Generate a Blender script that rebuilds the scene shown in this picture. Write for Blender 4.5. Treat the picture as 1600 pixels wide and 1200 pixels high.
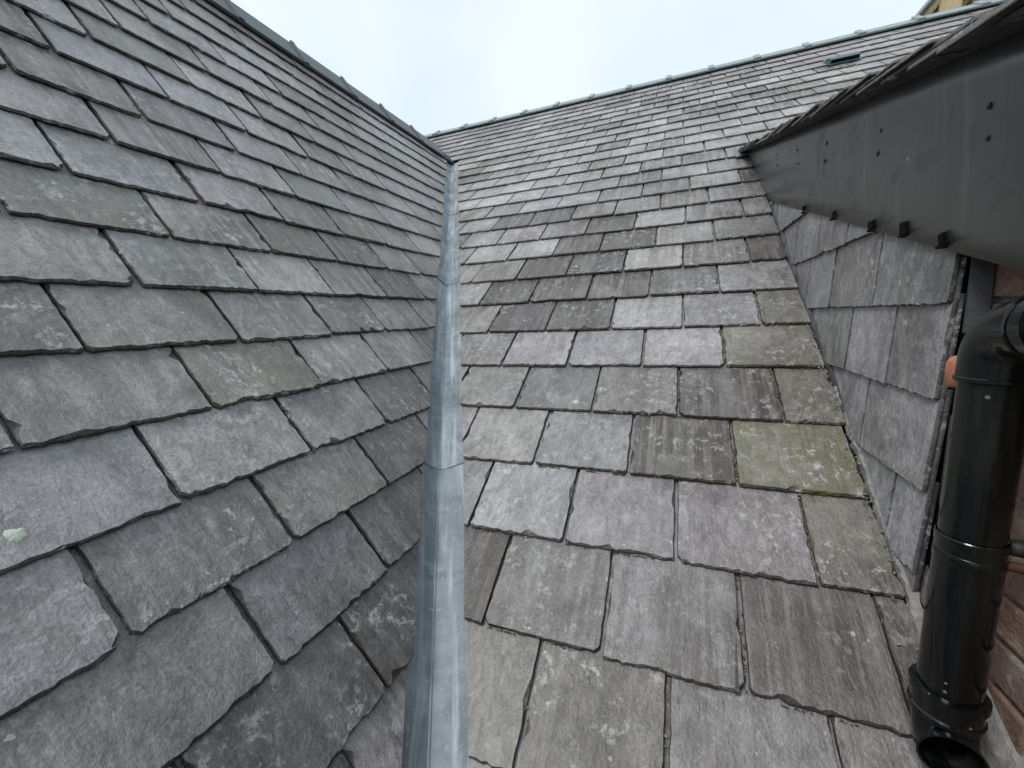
import bpy, bmesh, math, random
from mathutils import Vector, Matrix, noise

# ------------------------------------------------------------------ camera, world, sun, exposure
for o in list(bpy.data.objects):
    bpy.data.objects.remove(o)
sc = bpy.context.scene
ZC = 8.0                                    # eye height above the ground
FPX, YAW, PITCH, ROLL = 636.54, 0.382497, -0.160496, -0.040065
cy, sy, cp, sp = math.cos(YAW), math.sin(YAW), math.cos(PITCH), math.sin(PITCH)
FWD = Vector((-sy * cp, cy * cp, sp))
RT0 = Vector((cy, sy, 0)); UP0 = RT0.cross(FWD)
RT = RT0 * math.cos(ROLL) + UP0 * math.sin(ROLL)
UPV = UP0 * math.cos(ROLL) - RT0 * math.sin(ROLL)
EYE = Vector((0, 0, ZC))
cam = bpy.data.cameras.new('camera'); camo = bpy.data.objects.new('camera', cam)
sc.collection.objects.link(camo)
cam.sensor_width = 36.0; cam.lens = FPX / 1600 * 36.0
cam.clip_start = 0.02; cam.clip_end = 2000
M = Matrix((RT, UPV, -FWD)).transposed().to_4x4(); M.translation = EYE
camo.matrix_world = M
sc.camera = camo

SUN_TO = Vector((-0.34, -0.50, 0.80)).normalized()
w = bpy.data.worlds.new('World'); sc.world = w; w.use_nodes = True
nt = w.node_tree; nt.nodes.clear()
out = nt.nodes.new('ShaderNodeOutputWorld'); bg = nt.nodes.new('ShaderNodeBackground')
sky = nt.nodes.new('ShaderNodeTexSky'); sky.sky_type = 'NISHITA'; sky.sun_disc = False
sky.sun_elevation = math.asin(SUN_TO.z); sky.sun_rotation = math.atan2(SUN_TO.x, SUN_TO.y)
tc = nt.nodes.new('ShaderNodeTexCoord'); nz = nt.nodes.new('ShaderNodeTexNoise')
nz.inputs['Scale'].default_value = 2.2; nz.inputs['Detail'].default_value = 3
rp = nt.nodes.new('ShaderNodeValToRGB')
rp.color_ramp.elements[0].position = 0.3; rp.color_ramp.elements[0].color = (0.62, 0.735, 0.805, 1)
rp.color_ramp.elements[1].position = 0.7; rp.color_ramp.elements[1].color = (0.77, 0.835, 0.86, 1)
sc_ = nt.nodes.new('ShaderNodeVectorMath'); sc_.operation = 'SCALE'; sc_.inputs['Scale'].default_value = 10.0
mx = nt.nodes.new('ShaderNodeMix'); mx.data_type = 'RGBA'; mx.inputs[0].default_value = 0.90
nt.links.new(tc.outputs['Generated'], nz.inputs['Vector']); nt.links.new(nz.outputs['Fac'], rp.inputs['Fac'])
nt.links.new(rp.outputs['Color'], sc_.inputs[0])
nt.links.new(sky.outputs['Color'], mx.inputs[6]); nt.links.new(sc_.outputs['Vector'], mx.inputs[7])
nt.links.new(mx.outputs[2], bg.inputs['Color']); bg.inputs['Strength'].default_value = 0.1
nt.links.new(bg.outputs['Background'], out.inputs['Surface'])
sun = bpy.data.lights.new('sun', 'SUN'); sun.energy = 1.5; sun.angle = math.radians(18); sun.color = (1, .97, .93)
suno = bpy.data.objects.new('sun', sun); sc.collection.objects.link(suno)
suno.rotation_euler = SUN_TO.to_track_quat('Z', 'Y').to_euler()
suno.location = (-6, -8, ZC + 14)
sc.view_settings.view_transform = 'Standard'; sc.view_settings.look = 'None'
sc.view_settings.exposure = 0.36; sc.view_settings.gamma = 1.0

# ------------------------------------------------------------------ helpers
COL = sc.collection
rng = random.Random(11)
def proj(p):
    d = p - EYE; z = d.dot(FWD)
    if z < 0.05: return None
    k = FPX * 0.64
    return (512 + k * d.dot(RT) / z, 384 - k * d.dot(UPV) / z)
def link(name, me, parent=None, mat=None):
    o = bpy.data.objects.new(name, me); COL.objects.link(o)
    if parent: o.parent = parent
    if mat and me is not None and not me.materials: me.materials.append(mat)
    return o
def obj(name, bm, mat, parent=None, smooth=False):
    me = bpy.data.meshes.new(name); bm.normal_update(); bm.to_mesh(me); bm.free()
    if smooth:
        for f in me.polygons: f.use_smooth = True
    return link(name, me, parent, mat)
def thing(name, label, cat, loc=(0, 0, 0), group=None):
    o = link(name, None); o.location = Vector(loc); o.empty_display_size = 0.2
    return tag(o, label, cat, group)
def tag(o, label=None, cat=None, group=None, kind=None):
    if label: o['label'] = label
    if cat: o['category'] = cat
    if group: o['group'] = group
    if kind: o['kind'] = kind
    return o
def box(bm, c, s, R=None, jit=0, rnd=None):
    vs = []
    for dx in (-.5, .5):
        for dy in (-.5, .5):
            for dz in (-.5, .5):
                v = Vector((dx * s[0], dy * s[1], dz * s[2]))
                if jit: v += Vector((rnd.uniform(-jit, jit), rnd.uniform(-jit, jit), rnd.uniform(-jit, jit)))
                if R: v = R @ v
                vs.append(bm.verts.new(Vector(c) + v))
    for f in ((0, 1, 3, 2), (4, 6, 7, 5), (0, 4, 5, 1), (2, 3, 7, 6), (0, 2, 6, 4), (1, 5, 7, 3)):
        bm.faces.new([vs[i] for i in f])
    return vs
def bevel(bm, w, seg=2):
    bmesh.ops.bevel(bm, geom=list(bm.edges), offset=w, segments=seg, profile=.6, affect='EDGES')
def prism(bm, ring_a, ring_b):
    a = [bm.verts.new(p) for p in ring_a]; b = [bm.verts.new(p) for p in ring_b]; n = len(a)
    for i in range(n): bm.faces.new((a[i], a[(i + 1) % n], b[(i + 1) % n], b[i]))
    bm.faces.new(a[::-1]); bm.faces.new(b)
    bmesh.ops.recalc_face_normals(bm, faces=list(bm.faces))
def tube(bm, pts, rads, seg=40, inner=None, cap=True):
    """round tube along pts with radius per point; inner = wall thickness for an open end at the last point"""
    rings = []; n = len(pts); ref = None
    for i, p in enumerate(pts):
        d = (pts[min(i + 1, n - 1)] - pts[max(i - 1, 0)]).normalized()
        if ref is None: ref = Vector((1, 0, 0)) if abs(d.x) < .8 else Vector((0, 1, 0))
        ref = (ref - d * ref.dot(d)).normalized(); b = d.cross(ref)
        rings.append([bm.verts.new(p + (ref * math.cos(2 * math.pi * k / seg) + b * math.sin(2 * math.pi * k / seg)) * rads[i]) for k in range(seg)])
    for a, c in zip(rings, rings[1:]):
        for k in range(seg): bm.faces.new((a[k], a[(k + 1) % seg], c[(k + 1) % seg], c[k]))
    if cap: bm.faces.new(rings[0][::-1])
    if inner is None:
        if cap: bm.faces.new(rings[-1])
    else:
        m = 0; prev = rings[-1]
        for i in range(n - 1, m - 1, -1):
            f = (rads[i] - inner) / rads[i]
            ring = [bm.verts.new(pts[i] + (v.co - pts[i]) * f) for v in rings[i]]
            for k in range(seg): bm.faces.new((prev[k], prev[(k + 1) % seg], ring[(k + 1) % seg], ring[k]))
            prev = ring
        bm.faces.new(prev)
    bmesh.ops.recalc_face_normals(bm, faces=list(bm.faces))
def arc(c, u, v, r, a0, a1, n):
    return [c + u * (r * math.cos(a0 + (a1 - a0) * i / n)) + v * (r * math.sin(a0 + (a1 - a0) * i / n)) for i in range(n + 1)]

# ------------------------------------------------------------------ materials
class NT:
    def __init__(s, name):
        s.m = bpy.data.materials.new(name); s.m.use_nodes = True; s.t = s.m.node_tree
        s.b = s.t.nodes['Principled BSDF']
    def n(s, typ, **kw):
        x = s.t.nodes.new(typ)
        for k, v in kw.items(): setattr(x, k, v)
        return x
    def l(s, a, b): s.t.links.new(a, b)
    def noise(s, vec, scale, detail=4, rough=.55, dist=0):
        x = s.n('ShaderNodeTexNoise'); x.inputs['Scale'].default_value = scale; x.inputs['Detail'].default_value = detail
        x.inputs['Roughness'].default_value = rough; x.inputs['Distortion'].default_value = dist
        if vec is not None: s.l(vec, x.inputs['Vector'])
        return x.outputs['Fac']
    def ramp(s, fac, stops):
        x = s.n('ShaderNodeValToRGB'); e = x.color_ramp.elements
        while len(e) < len(stops): e.new(0.5)
        for i, (p, c) in enumerate(stops):
            e[i].position = p; e[i].color = c if len(c) == 4 else (*c, 1)
        s.l(fac, x.inputs['Fac']); return x.outputs['Color']
    def bw(s, fac, a, b, va=0, vb=1): return s.ramp(fac, [(a, (va,) * 3), (b, (vb,) * 3)])
    def math(s, op, a, b=None, c=None):
        x = s.n('ShaderNodeMath', operation=op)
        for i, v in enumerate((a, b, c)):
            if v is None: continue
            if isinstance(v, (int, float)): x.inputs[i].default_value = v
            else: s.l(v, x.inputs[i])
        return x.outputs[0]
    def mix(s, fac, a, b, typ='MIX'):
        x = s.n('ShaderNodeMix', data_type='RGBA', blend_type=typ)
        for i, v in ((0, fac), (6, a), (7, b)):
            if isinstance(v, (int, float)): x.inputs[i].default_value = v
            elif isinstance(v, tuple): x.inputs[i].default_value = v if len(v) == 4 else (*v, 1)
            else: s.l(v, x.inputs[i])
        return x.outputs[2]
    def scalev(s, vec, v3):
        x = s.n('ShaderNodeVectorMath', operation='MULTIPLY'); s.l(vec, x.inputs[0]); x.inputs[1].default_value = v3
        return x.outputs[0]
    def objc(s): return s.n('ShaderNodeTexCoord').outputs['Object']
    def bump(s, h, strength, dist):
        x = s.n('ShaderNodeBump'); x.inputs['Strength'].default_value = strength; x.inputs['Distance'].default_value = dist
        s.l(h, x.inputs['Height']); s.l(x.outputs[0], s.b.inputs['Normal'])
    def set(s, **kw):
        for k, v in kw.items():
            k = k.replace('_', ' ').title() if k not in ('IOR',) else k
            if isinstance(v, (int, float)): s.b.inputs[k].default_value = v
            elif isinstance(v, tuple): s.b.inputs[k].default_value = v if len(v) == 4 else (*v, 1)
            else: s.l(v, s.b.inputs[k])

def make_slate_mat():
    N = NT('slate')
    lc = N.n('ShaderNodeAttribute', attribute_name='lc').outputs['Vector']
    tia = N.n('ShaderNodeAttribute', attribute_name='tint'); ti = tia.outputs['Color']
    mk = N.n('ShaderNodeSeparateXYZ'); N.l(N.n('ShaderNodeAttribute', attribute_name='mk').outputs['Vector'], mk.inputs[0])
    streakA, mossA, scuffA = mk.outputs
    pos = N.n('ShaderNodeNewGeometry').outputs['Position']
    wth = N.noise(pos, 1.5, 3, .6, .4)                       # weathering shared by neighbouring slates
    big = N.noise(N.scalev(lc, (1.25, .85, 1)), 6, 4, .62, .9)
    mid = N.noise(N.scalev(lc, (1.35, .85, 1)), 34, 5, .70, .7)
    fine = N.noise(N.scalev(lc, (1.2, .9, 1)), 210, 3, .65)
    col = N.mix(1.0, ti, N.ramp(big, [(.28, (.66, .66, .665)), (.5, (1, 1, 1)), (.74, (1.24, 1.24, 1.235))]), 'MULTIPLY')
    col = N.mix(1.0, col, N.ramp(mid, [(.26, (.62, .62, .62)), (.5, (1, 1, 1)), (.76, (1.34, 1.34, 1.34))]), 'MULTIPLY')
    col = N.mix(1.0, col, N.ramp(fine, [(.3, (.74, .74, .74)), (.7, (1.26, 1.26, 1.26))]), 'MULTIPLY')
    col = N.mix(1.0, col, N.ramp(wth, [(.34, (.70, .68, .66)), (.55, (1.02, 1.02, 1.02)), (.7, (1.1, 1.1, 1.1))]), 'MULTIPLY')
    ter = N.noise(N.scalev(lc, (1.3, .7, 1)), 8.5, 4, .55, .9)
    sn = N.math('SNAP', ter, .062)
    wn = N.n('ShaderNodeTexWhiteNoise', noise_dimensions='2D'); sxyz = N.n('ShaderNodeSeparateXYZ'); N.l(lc, sxyz.inputs[0])
    cmb = N.n('ShaderNodeCombineXYZ'); N.l(sn, cmb.inputs[0]); N.l(N.math('SNAP', sxyz.outputs[2], .5), cmb.inputs[1]); N.l(cmb.outputs[0], wn.inputs['Vector'])
    lev = N.math('ADD', N.math('MULTIPLY', wn.outputs['Value'], .30), .85)
    cl = N.n('ShaderNodeCombineXYZ')
    for q in range(3): N.l(lev, cl.inputs[q])
    col = N.mix(1.0, col, cl.outputs[0], 'MULTIPLY')         # cleavage layers differ a little in tone
    # rain streaks down the slope, shaped like stains
    st = N.noise(N.scalev(lc, (46, 2.0, 1)), 1.0, 5, .66, .25)
    st2 = N.noise(lc, 8, 2, .5)
    stm = N.math('MULTIPLY', N.bw(st, .43, .55), N.bw(st2, .32, .52))
    sta = N.math('MULTIPLY', stm, N.math('MINIMUM', N.math('ADD', N.math('MULTIPLY', streakA, .85), N.math('MULTIPLY', N.bw(N.math('SUBTRACT', 1.0, wth), .44, .62, 0, .5), N.math('MINIMUM', N.math('MULTIPLY', streakA, 4.0), 1.0))), .95))
    col = N.mix(sta, col, (.060, .050, .044))
    stl = N.bw(N.noise(N.scalev(lc, (70, 5, 1)), 1.3, 4, .66, .9), .56, .72)
    col = N.mix(N.math('MULTIPLY', N.math('MULTIPLY', stl, N.bw(big, .45, .62)), .32), col, (.46, .455, .465))
    # algae film
    ms = N.bw(N.noise(lc, 15, 5, .68, .7), .40, .62)
    col = N.mix(N.math('MULTIPLY', ms, mossA), col, (.150, .152, .078))
    # whitish scuffs and mineral bloom
    sf = N.bw(N.noise(N.scalev(lc, (1.1, 1, 1)), 42, 5, .74, .35), .53, .62)
    sf = N.math('MULTIPLY', sf, N.bw(N.noise(lc, 8, 3, .6, .5), .44, .60))
    col = N.mix(N.math('MULTIPLY', sf, scuffA), col, (.56, .555, .555))
    # crustose lichen specks, ragged
    wv = N.n('ShaderNodeTexNoise'); wv.inputs['Scale'].default_value = 140; wv.inputs['Detail'].default_value = 2; N.l(lc, wv.inputs['Vector'])
    wd = N.n('ShaderNodeVectorMath', operation='MULTIPLY_ADD'); N.l(wv.outputs['Color'], wd.inputs[0]); wd.inputs[1].default_value = (.011, .011, .011); N.l(lc, wd.inputs[2])
    vo = N.n('ShaderNodeTexVoronoi'); vo.inputs['Scale'].default_value = 46; N.l(wd.outputs[0], vo.inputs['Vector'])
    rs = N.n('ShaderNodeSeparateColor'); N.l(vo.outputs['Color'], rs.inputs[0])
    sz = N.math('MULTIPLY', N.math('POWER', rs.outputs[0], 7), .17)
    spk = N.math('LESS_THAN', vo.outputs['Distance'], sz)
    col = N.mix(N.math('MULTIPLY', spk, N.math('ADD', N.math('MULTIPLY', rs.outputs[1], .6), .2)), col, (.56, .57, .55))
    dks = N.math('LESS_THAN', vo.outputs['Distance'], N.math('MULTIPLY', N.math('POWER', rs.outputs[2], 8), .24))
    col = N.mix(N.math('MULTIPLY', dks, .4), col, (.06, .06, .06))
    N.l(col, N.b.inputs['Base Color']); N.l(N.math('ADD', N.bw(mid, .3, .7, .26, .44), N.bw(big, .3, .7, 0, .14)), N.b.inputs['Roughness'])
    N.l(N.math('MULTIPLY', tia.outputs['Alpha'], .62), N.b.inputs['Specular IOR Level'])   # broken edges are duller; lower gloss also deepens their painted shade
    # cleavage terraces + grain
    grain = N.noise(N.scalev(lc, (1.6, 1, 1)), 95, 4, .65)
    h = N.math('ADD', N.math('MULTIPLY', sn, 2.6), N.math('MULTIPLY', grain, .42))
    h = N.math('ADD', h, N.math('MULTIPLY', mid, .7))
    h = N.math('ADD', h, N.math('MULTIPLY', stm, -.12))
    N.bump(h, .75, .006)
    return N.m
SLATE = make_slate_mat()

def simple(name, c1, c2, scale, rough=(.5, .7), bump=.2, dist=.004, detail=6, stretch=(1, 1, 1), metal=0.0, spec=.5):
    N = NT(name); oc = N.scalev(N.objc(), stretch)
    n = N.noise(oc, scale, detail, .6, .3); n2 = N.noise(oc, scale * 9, 4)
    col = N.ramp(n, [(.3, c1), (.7, c2)])
    col = N.mix(1.0, col, N.ramp(n2, [(.3, (.85,) * 3), (.7, (1.15,) * 3)]), 'MULTIPLY')
    N.l(col, N.b.inputs['Base Color']); N.l(N.bw(n2, .3, .7, *rough), N.b.inputs['Roughness'])
    N.b.inputs['Metallic'].default_value = metal; N.b.inputs['Specular IOR Level'].default_value = spec
    N.bump(N.math('ADD', n, N.math('MULTIPLY', n2, .4)), bump, dist)
    return N.m
RIDGE = simple('ridge_clay', (.20, .255, .27), (.29, .34, .345), 9, (.5, .7), .3)
RIDGED = simple('ridge_clay_dark', (.062, .080, .094), (.105, .128, .142), 9, (.45, .65), .3)
DECK = simple('roof_felt', (.02, .02, .022), (.035, .034, .034), 8)
MORTAR = simple('mortar', (.16, .157, .15), (.36, .35, .33), 34, (.8, .95), .8, .006)
SOAKER = simple('lead_soaker', (.040, .042, .044), (.075, .077, .080), 14, (.45, .6), .3)
VENTM = simple('vent_plastic', (.035, .075, .09), (.06, .11, .125), 20, (.35, .5), .1)
STONE = simple('sandstone', (.44, .36, .20), (.58, .49, .30), 6, (.8, .95), .5, .02)
LEADCAP = simple('lead_cap', (.12, .14, .17), (.22, .24, .27), 4, (.4, .6), .2)
DARKMETAL = simple('dark_iron', (.012, .010, .009), (.03, .024, .02), 40, (.5, .7), .3)
BLACK = simple('black_iron', (.003, .003, .003), (.007, .006, .006), 60, (.8, .95), .4, spec=.15)
RUST = simple('rusty_iron', (.03, .012, .008), (.10, .035, .02), 60, (.6, .8), .4)
TERRA = simple('terracotta', (.42, .15, .09), (.52, .22, .14), 40, (.5, .6), .1)
LICHEN = simple('lichen', (.50, .51, .44), (.72, .73, .66), 90, (.85, .95), .9, .004)
LICHENO = simple('lichen_orange', (.38, .22, .07), (.50, .36, .18), 120, (.85, .95), .9, .003)
GROUND = simple('ground_soil', (.05, .055, .035), (.10, .10, .07), .4, (.85, .95), .3, .05)

def make_board():
    N = NT('painted_board'); oc = N.objc()
    n = N.noise(oc, 3.5, 4, .55, .4); g = N.noise(N.scalev(oc, (1, .15, 1)), 160, 3)
    col = N.ramp(n, [(.3, (.056, .058, .057)), (.7, (.088, .089, .088))])
    dr = N.bw(N.noise(N.scalev(oc, (1, 26, 1.6)), 1.2, 4, .62, .5), .52, .70)           # run-off marks
    col = N.mix(N.math('MULTIPLY', N.math('MULTIPLY', dr, N.bw(n, .38, .56)), .55), col, (.17, .172, .16))
    gr = N.bw(N.noise(oc, 9, 5, .65, .8), .54, .68)
    col = N.mix(N.math('MULTIPLY', gr, .35), col, (.025, .032, .025))
    vo = N.n('ShaderNodeTexVoronoi'); vo.inputs['Scale'].default_value = 26; N.l(oc, vo.inputs['Vector'])
    rs = N.n('ShaderNodeSeparateColor'); N.l(vo.outputs['Color'], rs.inputs[0])
    spk = N.math('LESS_THAN', vo.outputs['Distance'], N.math('MULTIPLY', N.math('POWER', rs.outputs[0], 12), .12))
    col = N.mix(N.math('MULTIPLY', spk, .7), col, (.34, .36, .34))
    N.l(col, N.b.inputs['Base Color']); N.l(N.math('ADD', N.bw(n, .3, .7, .27, .40), N.math('MULTIPLY', gr, .15)), N.b.inputs['Roughness'])
    N.b.inputs['Specular IOR Level'].default_value = .7
    N.bump(N.math('ADD', n, N.math('MULTIPLY', g, .06)), .3, .006)
    return N.m
BOARD = make_board()
def make_lead():
    N = NT('valley_lead'); lc = N.n('ShaderNodeAttribute', attribute_name='lc').outputs['Vector']
    n = N.noise(lc, 7, 5, .6, .8); s = N.noise(N.scalev(lc, (38, 2.2, 1)), 1, 5, .62, .4); f = N.noise(lc, 60, 5, .6)
    col = N.ramp(n, [(.28, (.092, .118, .140)), (.5, (.18, .215, .243)), (.76, (.31, .345, .37))])
    col = N.mix(N.math('MULTIPLY', N.bw(s, .48, .66), .6), col, (.47, .515, .55))
    col = N.mix(N.math('MULTIPLY', N.bw(N.noise(N.scalev(lc, (30, 2.5, 1)), 1.3, 4, .6), .56, .7), .5), col, (.10, .14, .185))
    col = N.mix(N.math('MULTIPLY', N.bw(f, .58, .70), .5), col, (.46, .49, .51))
    N.l(col, N.b.inputs['Base Color']); N.l(N.bw(f, .3, .7, .48, .68), N.b.inputs['Roughness'])
    N.b.inputs['Metallic'].default_value = .05
    N.bump(N.math('ADD', N.math('MULTIPLY', n, 1.2), N.math('MULTIPLY', f, .35)), .4, .006)
    return N.m
LEAD = make_lead()
def make_plastic():
    N = NT('black_plastic'); oc = N.objc()
    n = N.noise(N.scalev(oc, (1, 1, .3)), 22, 5, .6, .6); d = N.bw(N.noise(N.scalev(oc, (1, 1, .12)), 26, 4, .6), .52, .66)
    col = N.mix(N.math('MULTIPLY', d, .7), (.0025, .003, .0034), (.012, .013, .011))
    vo = N.n('ShaderNodeTexVoronoi'); vo.inputs['Scale'].default_value = 70; N.l(oc, vo.inputs['Vector'])
    rs = N.n('ShaderNodeSeparateColor'); N.l(vo.outputs['Color'], rs.inputs[0])
    spk = N.math('LESS_THAN', vo.outputs['Distance'], N.math('MULTIPLY', N.math('POWER', rs.outputs[0], 14), .22))
    col = N.mix(N.math('MULTIPLY', spk, .5), col, (.3, .32, .32))
    N.l(col, N.b.inputs['Base Color']); N.l(N.math('ADD', N.math('MULTIPLY', d, .38), N.math('ADD', N.math('MULTIPLY', n, .10), .06)), N.b.inputs['Roughness'])
    N.bump(n, .06, .003)
    return N.m
PLASTIC = make_plastic()
def make_brick():
    N = NT('brick'); oc = N.n('ShaderNodeNewGeometry').outputs['Position']
    rnd = N.n('ShaderNodeObjectInfo').outputs['Random']
    base = N.ramp(rnd, [(0, (.20, .112, .085)), (.5, (.235, .140, .108)), (1, (.18, .128, .105))])
    n = N.noise(oc, 18, 5, .65, .5); f = N.noise(oc, 110, 5, .6)
    col = N.mix(N.math('MULTIPLY', N.bw(n, .52, .66), .65), base, (.34, .30, .25))
    col = N.mix(N.math('MULTIPLY', N.bw(N.noise(oc, 11, 4, .6, .8), .56, .68), .7), col, (.06, .05, .042))
    col = N.mix(1.0, col, N.ramp(f, [(.3, (.75,) * 3), (.7, (1.25,) * 3)]), 'MULTIPLY')
    N.l(col, N.b.inputs['Base Color']); N.b.inputs['Roughness'].default_value = .9
    N.bump(N.math('ADD', f, N.math('MULTIPLY', n, 1.2)), .6, .006)
    return N.m
BRICK = make_brick()

# ------------------------------------------------------------------ roof planes (metres)
PR, PL = 0.60372, 0.93082                    # pitches of the main roof and of the cross roof
cR, sR, cL, sL = math.cos(PR), math.sin(PR), math.cos(PL), math.sin(PL)
OR = Vector((0, 0.56492, ZC - 0.82970)); OL = Vector((-0.51523, 0, ZC - 0.71697))
EXR, ESR, NR = Vector((1, 0, 0)), Vector((0, cR, sR)), Vector((0, -sR, cR))
EXL, ESL, NL = Vector((0, 1, 0)), Vector((-cL, 0, sL)), Vector((sL, 0, cL))
GR, GL = 0.2268, 0.17123                     # course gauges
SRR, SLR = 6.104, 2.993                      # slope length to the lower edge of the ridge tiles
H0 = -0.014
def pR(x, s, h=0): return OR + EXR * x + ESR * s + NR * h
def pL(y, s, h=0): return OL + EXL * y + ESL * s + NL * h
XW = 0.442                                   # face of the slate hung cheek
def valley_xR(s):                            # valley crease in main roof coordinates
    z = OR.z + s * sR; return OL.x - (z - OL.z) * cL / sL
def valley_yL(s):
    z = OL.z + s * sL; return OR.y + (z - OR.z) * cR / sR
C0 = pR(valley_xR(0), 0); C1 = pR(valley_xR(4), 4)
VD = (C1 - C0).normalized(); VK = (C1 - C0).length / 4     # valley direction, metres of valley per metre of main slope
VR = NR.cross(VD); VR = VR if VR.x > 0 else -VR            # in the main plane, away from the crease
VL = NL.cross(VD); VL = VL if VL.dot(ESL) > 0 else -VL
def frame(ex, es, n, o):
    m = Matrix((ex, es, n)).transposed().to_4x4(); m.translation = o; return m

PAL = {'P': (.302, .288, .298), 'B': (.290, .285, .296), 'G': (.262, .256, .246), 'L': (.345, .334, .332), 'N': (.258, .250, .252),
       'K': (.200, .187, .184), 'M': (.275, .268, .230), 'M2': (.288, .279, .262)}
def pick(r, weights): return r.choices([k for k, _ in weights], [v for _, v in weights])[0]
def look(kind, mul, r):
    c = PAL[kind]; j = r.uniform(.94, 1.06); mul = 1 + (mul - 1) * .85
    t = tuple(v * mul * j * r.uniform(.985, 1.015) * q for v, q in zip(c, (.945, .925, .925)))
    st = {'K': r.uniform(.75, 1.0), 'N': r.uniform(.1, .5), 'G': r.uniform(.1, .4), 'P': r.uniform(.05, .3), 'B': .1, 'L': .12, 'M': .2, 'M2': .1}[kind]
    mo = {'M': .75, 'M2': .25, 'G': r.uniform(.04, .14)}.get(kind, r.uniform(0, .08))
    return t, (st, mo, r.uniform(.15, .8))

def wob(r, n=5, lo=1.0, hi=9.0):
    ks = [(r.uniform(lo, hi) * 2 * math.pi, r.uniform(0, 6.28), r.uniform(.5, 1)) for _ in range(n)]
    tot = sum(k[2] for k in ks) ** .8
    return lambda t: sum(a * math.sin(f * t + p) for f, p, a in ks) / tot

def slate_bm(wd, ln, g, t0, th, lod, r, tint, mk, cuts=(), rough=1.0, bm=None, xf=None):
    """one slate: u across 0..wd, v up the slope 0..ln; lower edge broken, thick, delaminated"""
    own = bm is None
    bm = bm or bmesh.new()
    tb = bmesh.new()
    L1 = tb.verts.layers.float_vector.new('lc'); L2 = tb.verts.layers.float_vector.new('mk'); L3 = tb.verts.layers.float_color.new('tint')
    sd = (r.uniform(0, 40), r.uniform(0, 40), r.uniform(0, 8))
    nb, ns = ((2, 1), (7, 2), (26, 11))[lod]
    amp = (.001, .0016, .0017)[lod] * rough
    eb, ef, e1, e2, f1, f2 = wob(r, 6, 1, 11), wob(r, 6, .6, 6), wob(r, 4, .5, 6), wob(r, 4, .5, 6), wob(r, 4, .6, 4), wob(r, 4, .6, 4)
    ccl, ccr = r.uniform(0, 1) ** 3 * .016 * rough + .0015, r.uniform(0, 1) ** 3 * .016 * rough + .0015
    vis = min(g * 1.04, ln * .9)
    bite = (r.uniform(.1, .9), r.uniform(.04, .12), r.uniform(.003, .008)) if r.random() < .3 * rough else None
    edg = r.uniform(.3, 1.15) * rough
    flk = r.choice((0, 0, 0, .006, .016, .028))
    P = []                                   # (u, v, inset_u, inset_v)
    for i in range(nb + 1):
        t = i / nb; u = t * wd; v = amp * eb(t)
        if lod == 2: v += r.uniform(-.0016, .0016)
        if bite and lod: v += bite[2] * math.exp(-((t - bite[0]) / bite[1]) ** 2)
        ci = .0022 + (.0055 * abs(eb(t * .7 + .3)) + r.uniform(0, .0012)) * edg + max(0, ef(t) - .34) * flk * rough
        iu = 0
        if i == 0: u, v, iu = 0, v + ccl, .0015
        if i == nb: u, v, iu = wd, v + ccr, -.0015
        if i == 0 or i == nb: pass
        P.append((u, v, iu, ci if lod else .002))
        if i == 0: P.append((ccl, v - ccl, 0, ci if lod else .002))
        if i == nb: P.insert(-1, (wd - ccr, v - ccr, 0, ci if lod else .002))
    for i in range(1, ns + 1):
        t = i / ns; v = .004 + t * vis
        P.append((wd + amp * .7 * e1(t), v + ccr * (1 - t), -(.0012 + .001 * abs(e1(t)) + max(0, f1(t) - .45) * .018 * rough) if lod else -.001, 0))
    P.append((wd - .002, ln, -.001, 0)); P.append((.002, ln, .001, 0))
    for i in range(ns, 0, -1):
        t = i / ns; v = .004 + t * vis
        P.append((amp * .7 * e2(t), v + ccl * (1 - t), (.0012 + .001 * abs(e2(t)) + max(0, f2(t) - .45) * .018 * rough) if lod else .001, 0))
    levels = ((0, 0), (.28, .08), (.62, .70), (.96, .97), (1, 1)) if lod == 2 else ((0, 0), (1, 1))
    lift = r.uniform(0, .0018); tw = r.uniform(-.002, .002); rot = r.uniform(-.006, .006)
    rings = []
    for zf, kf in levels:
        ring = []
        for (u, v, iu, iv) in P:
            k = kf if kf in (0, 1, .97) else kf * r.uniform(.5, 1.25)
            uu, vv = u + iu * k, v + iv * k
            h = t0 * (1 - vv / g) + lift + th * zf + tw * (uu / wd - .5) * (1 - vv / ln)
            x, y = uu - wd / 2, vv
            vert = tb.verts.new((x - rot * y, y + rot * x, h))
            vert[L1] = (uu + sd[0], vv + sd[1], h + sd[2]); vert[L2] = mk; ek = .16 if zf < .1 else .24 if zf < .35 else .38 if zf < .8 else .5 if zf < .99 else 1; vert[L3] = (tint[0] * ek, tint[1] * ek, tint[2] * ek, 1 if ek == 1 else ek * .6)  # edge rings darkened towards the underside: riven edge tone plus painted shade
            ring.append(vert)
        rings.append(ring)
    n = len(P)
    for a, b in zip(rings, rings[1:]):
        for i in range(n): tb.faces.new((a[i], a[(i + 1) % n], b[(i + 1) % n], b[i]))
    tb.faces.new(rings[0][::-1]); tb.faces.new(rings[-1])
    for co, no in cuts:
        bmesh.ops.bisect_plane(tb, geom=list(tb.verts) + list(tb.edges) + list(tb.faces), dist=1e-5, plane_co=co, plane_no=no, clear_outer=True)
        be = [e for e in tb.edges if len(e.link_faces) == 1]
        if be: bmesh.ops.holes_fill(tb, edges=be, sides=0)
        if not tb.faces: tb.free(); return None
    if own: return tb
    me = bpy.data.meshes.new('tmp'); 
    if xf: tb.transform(xf)
    tb.to_mesh(me); tb.free(); bm.from_mesh(me); bpy.data.meshes.remove(me)
    return bm

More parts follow.
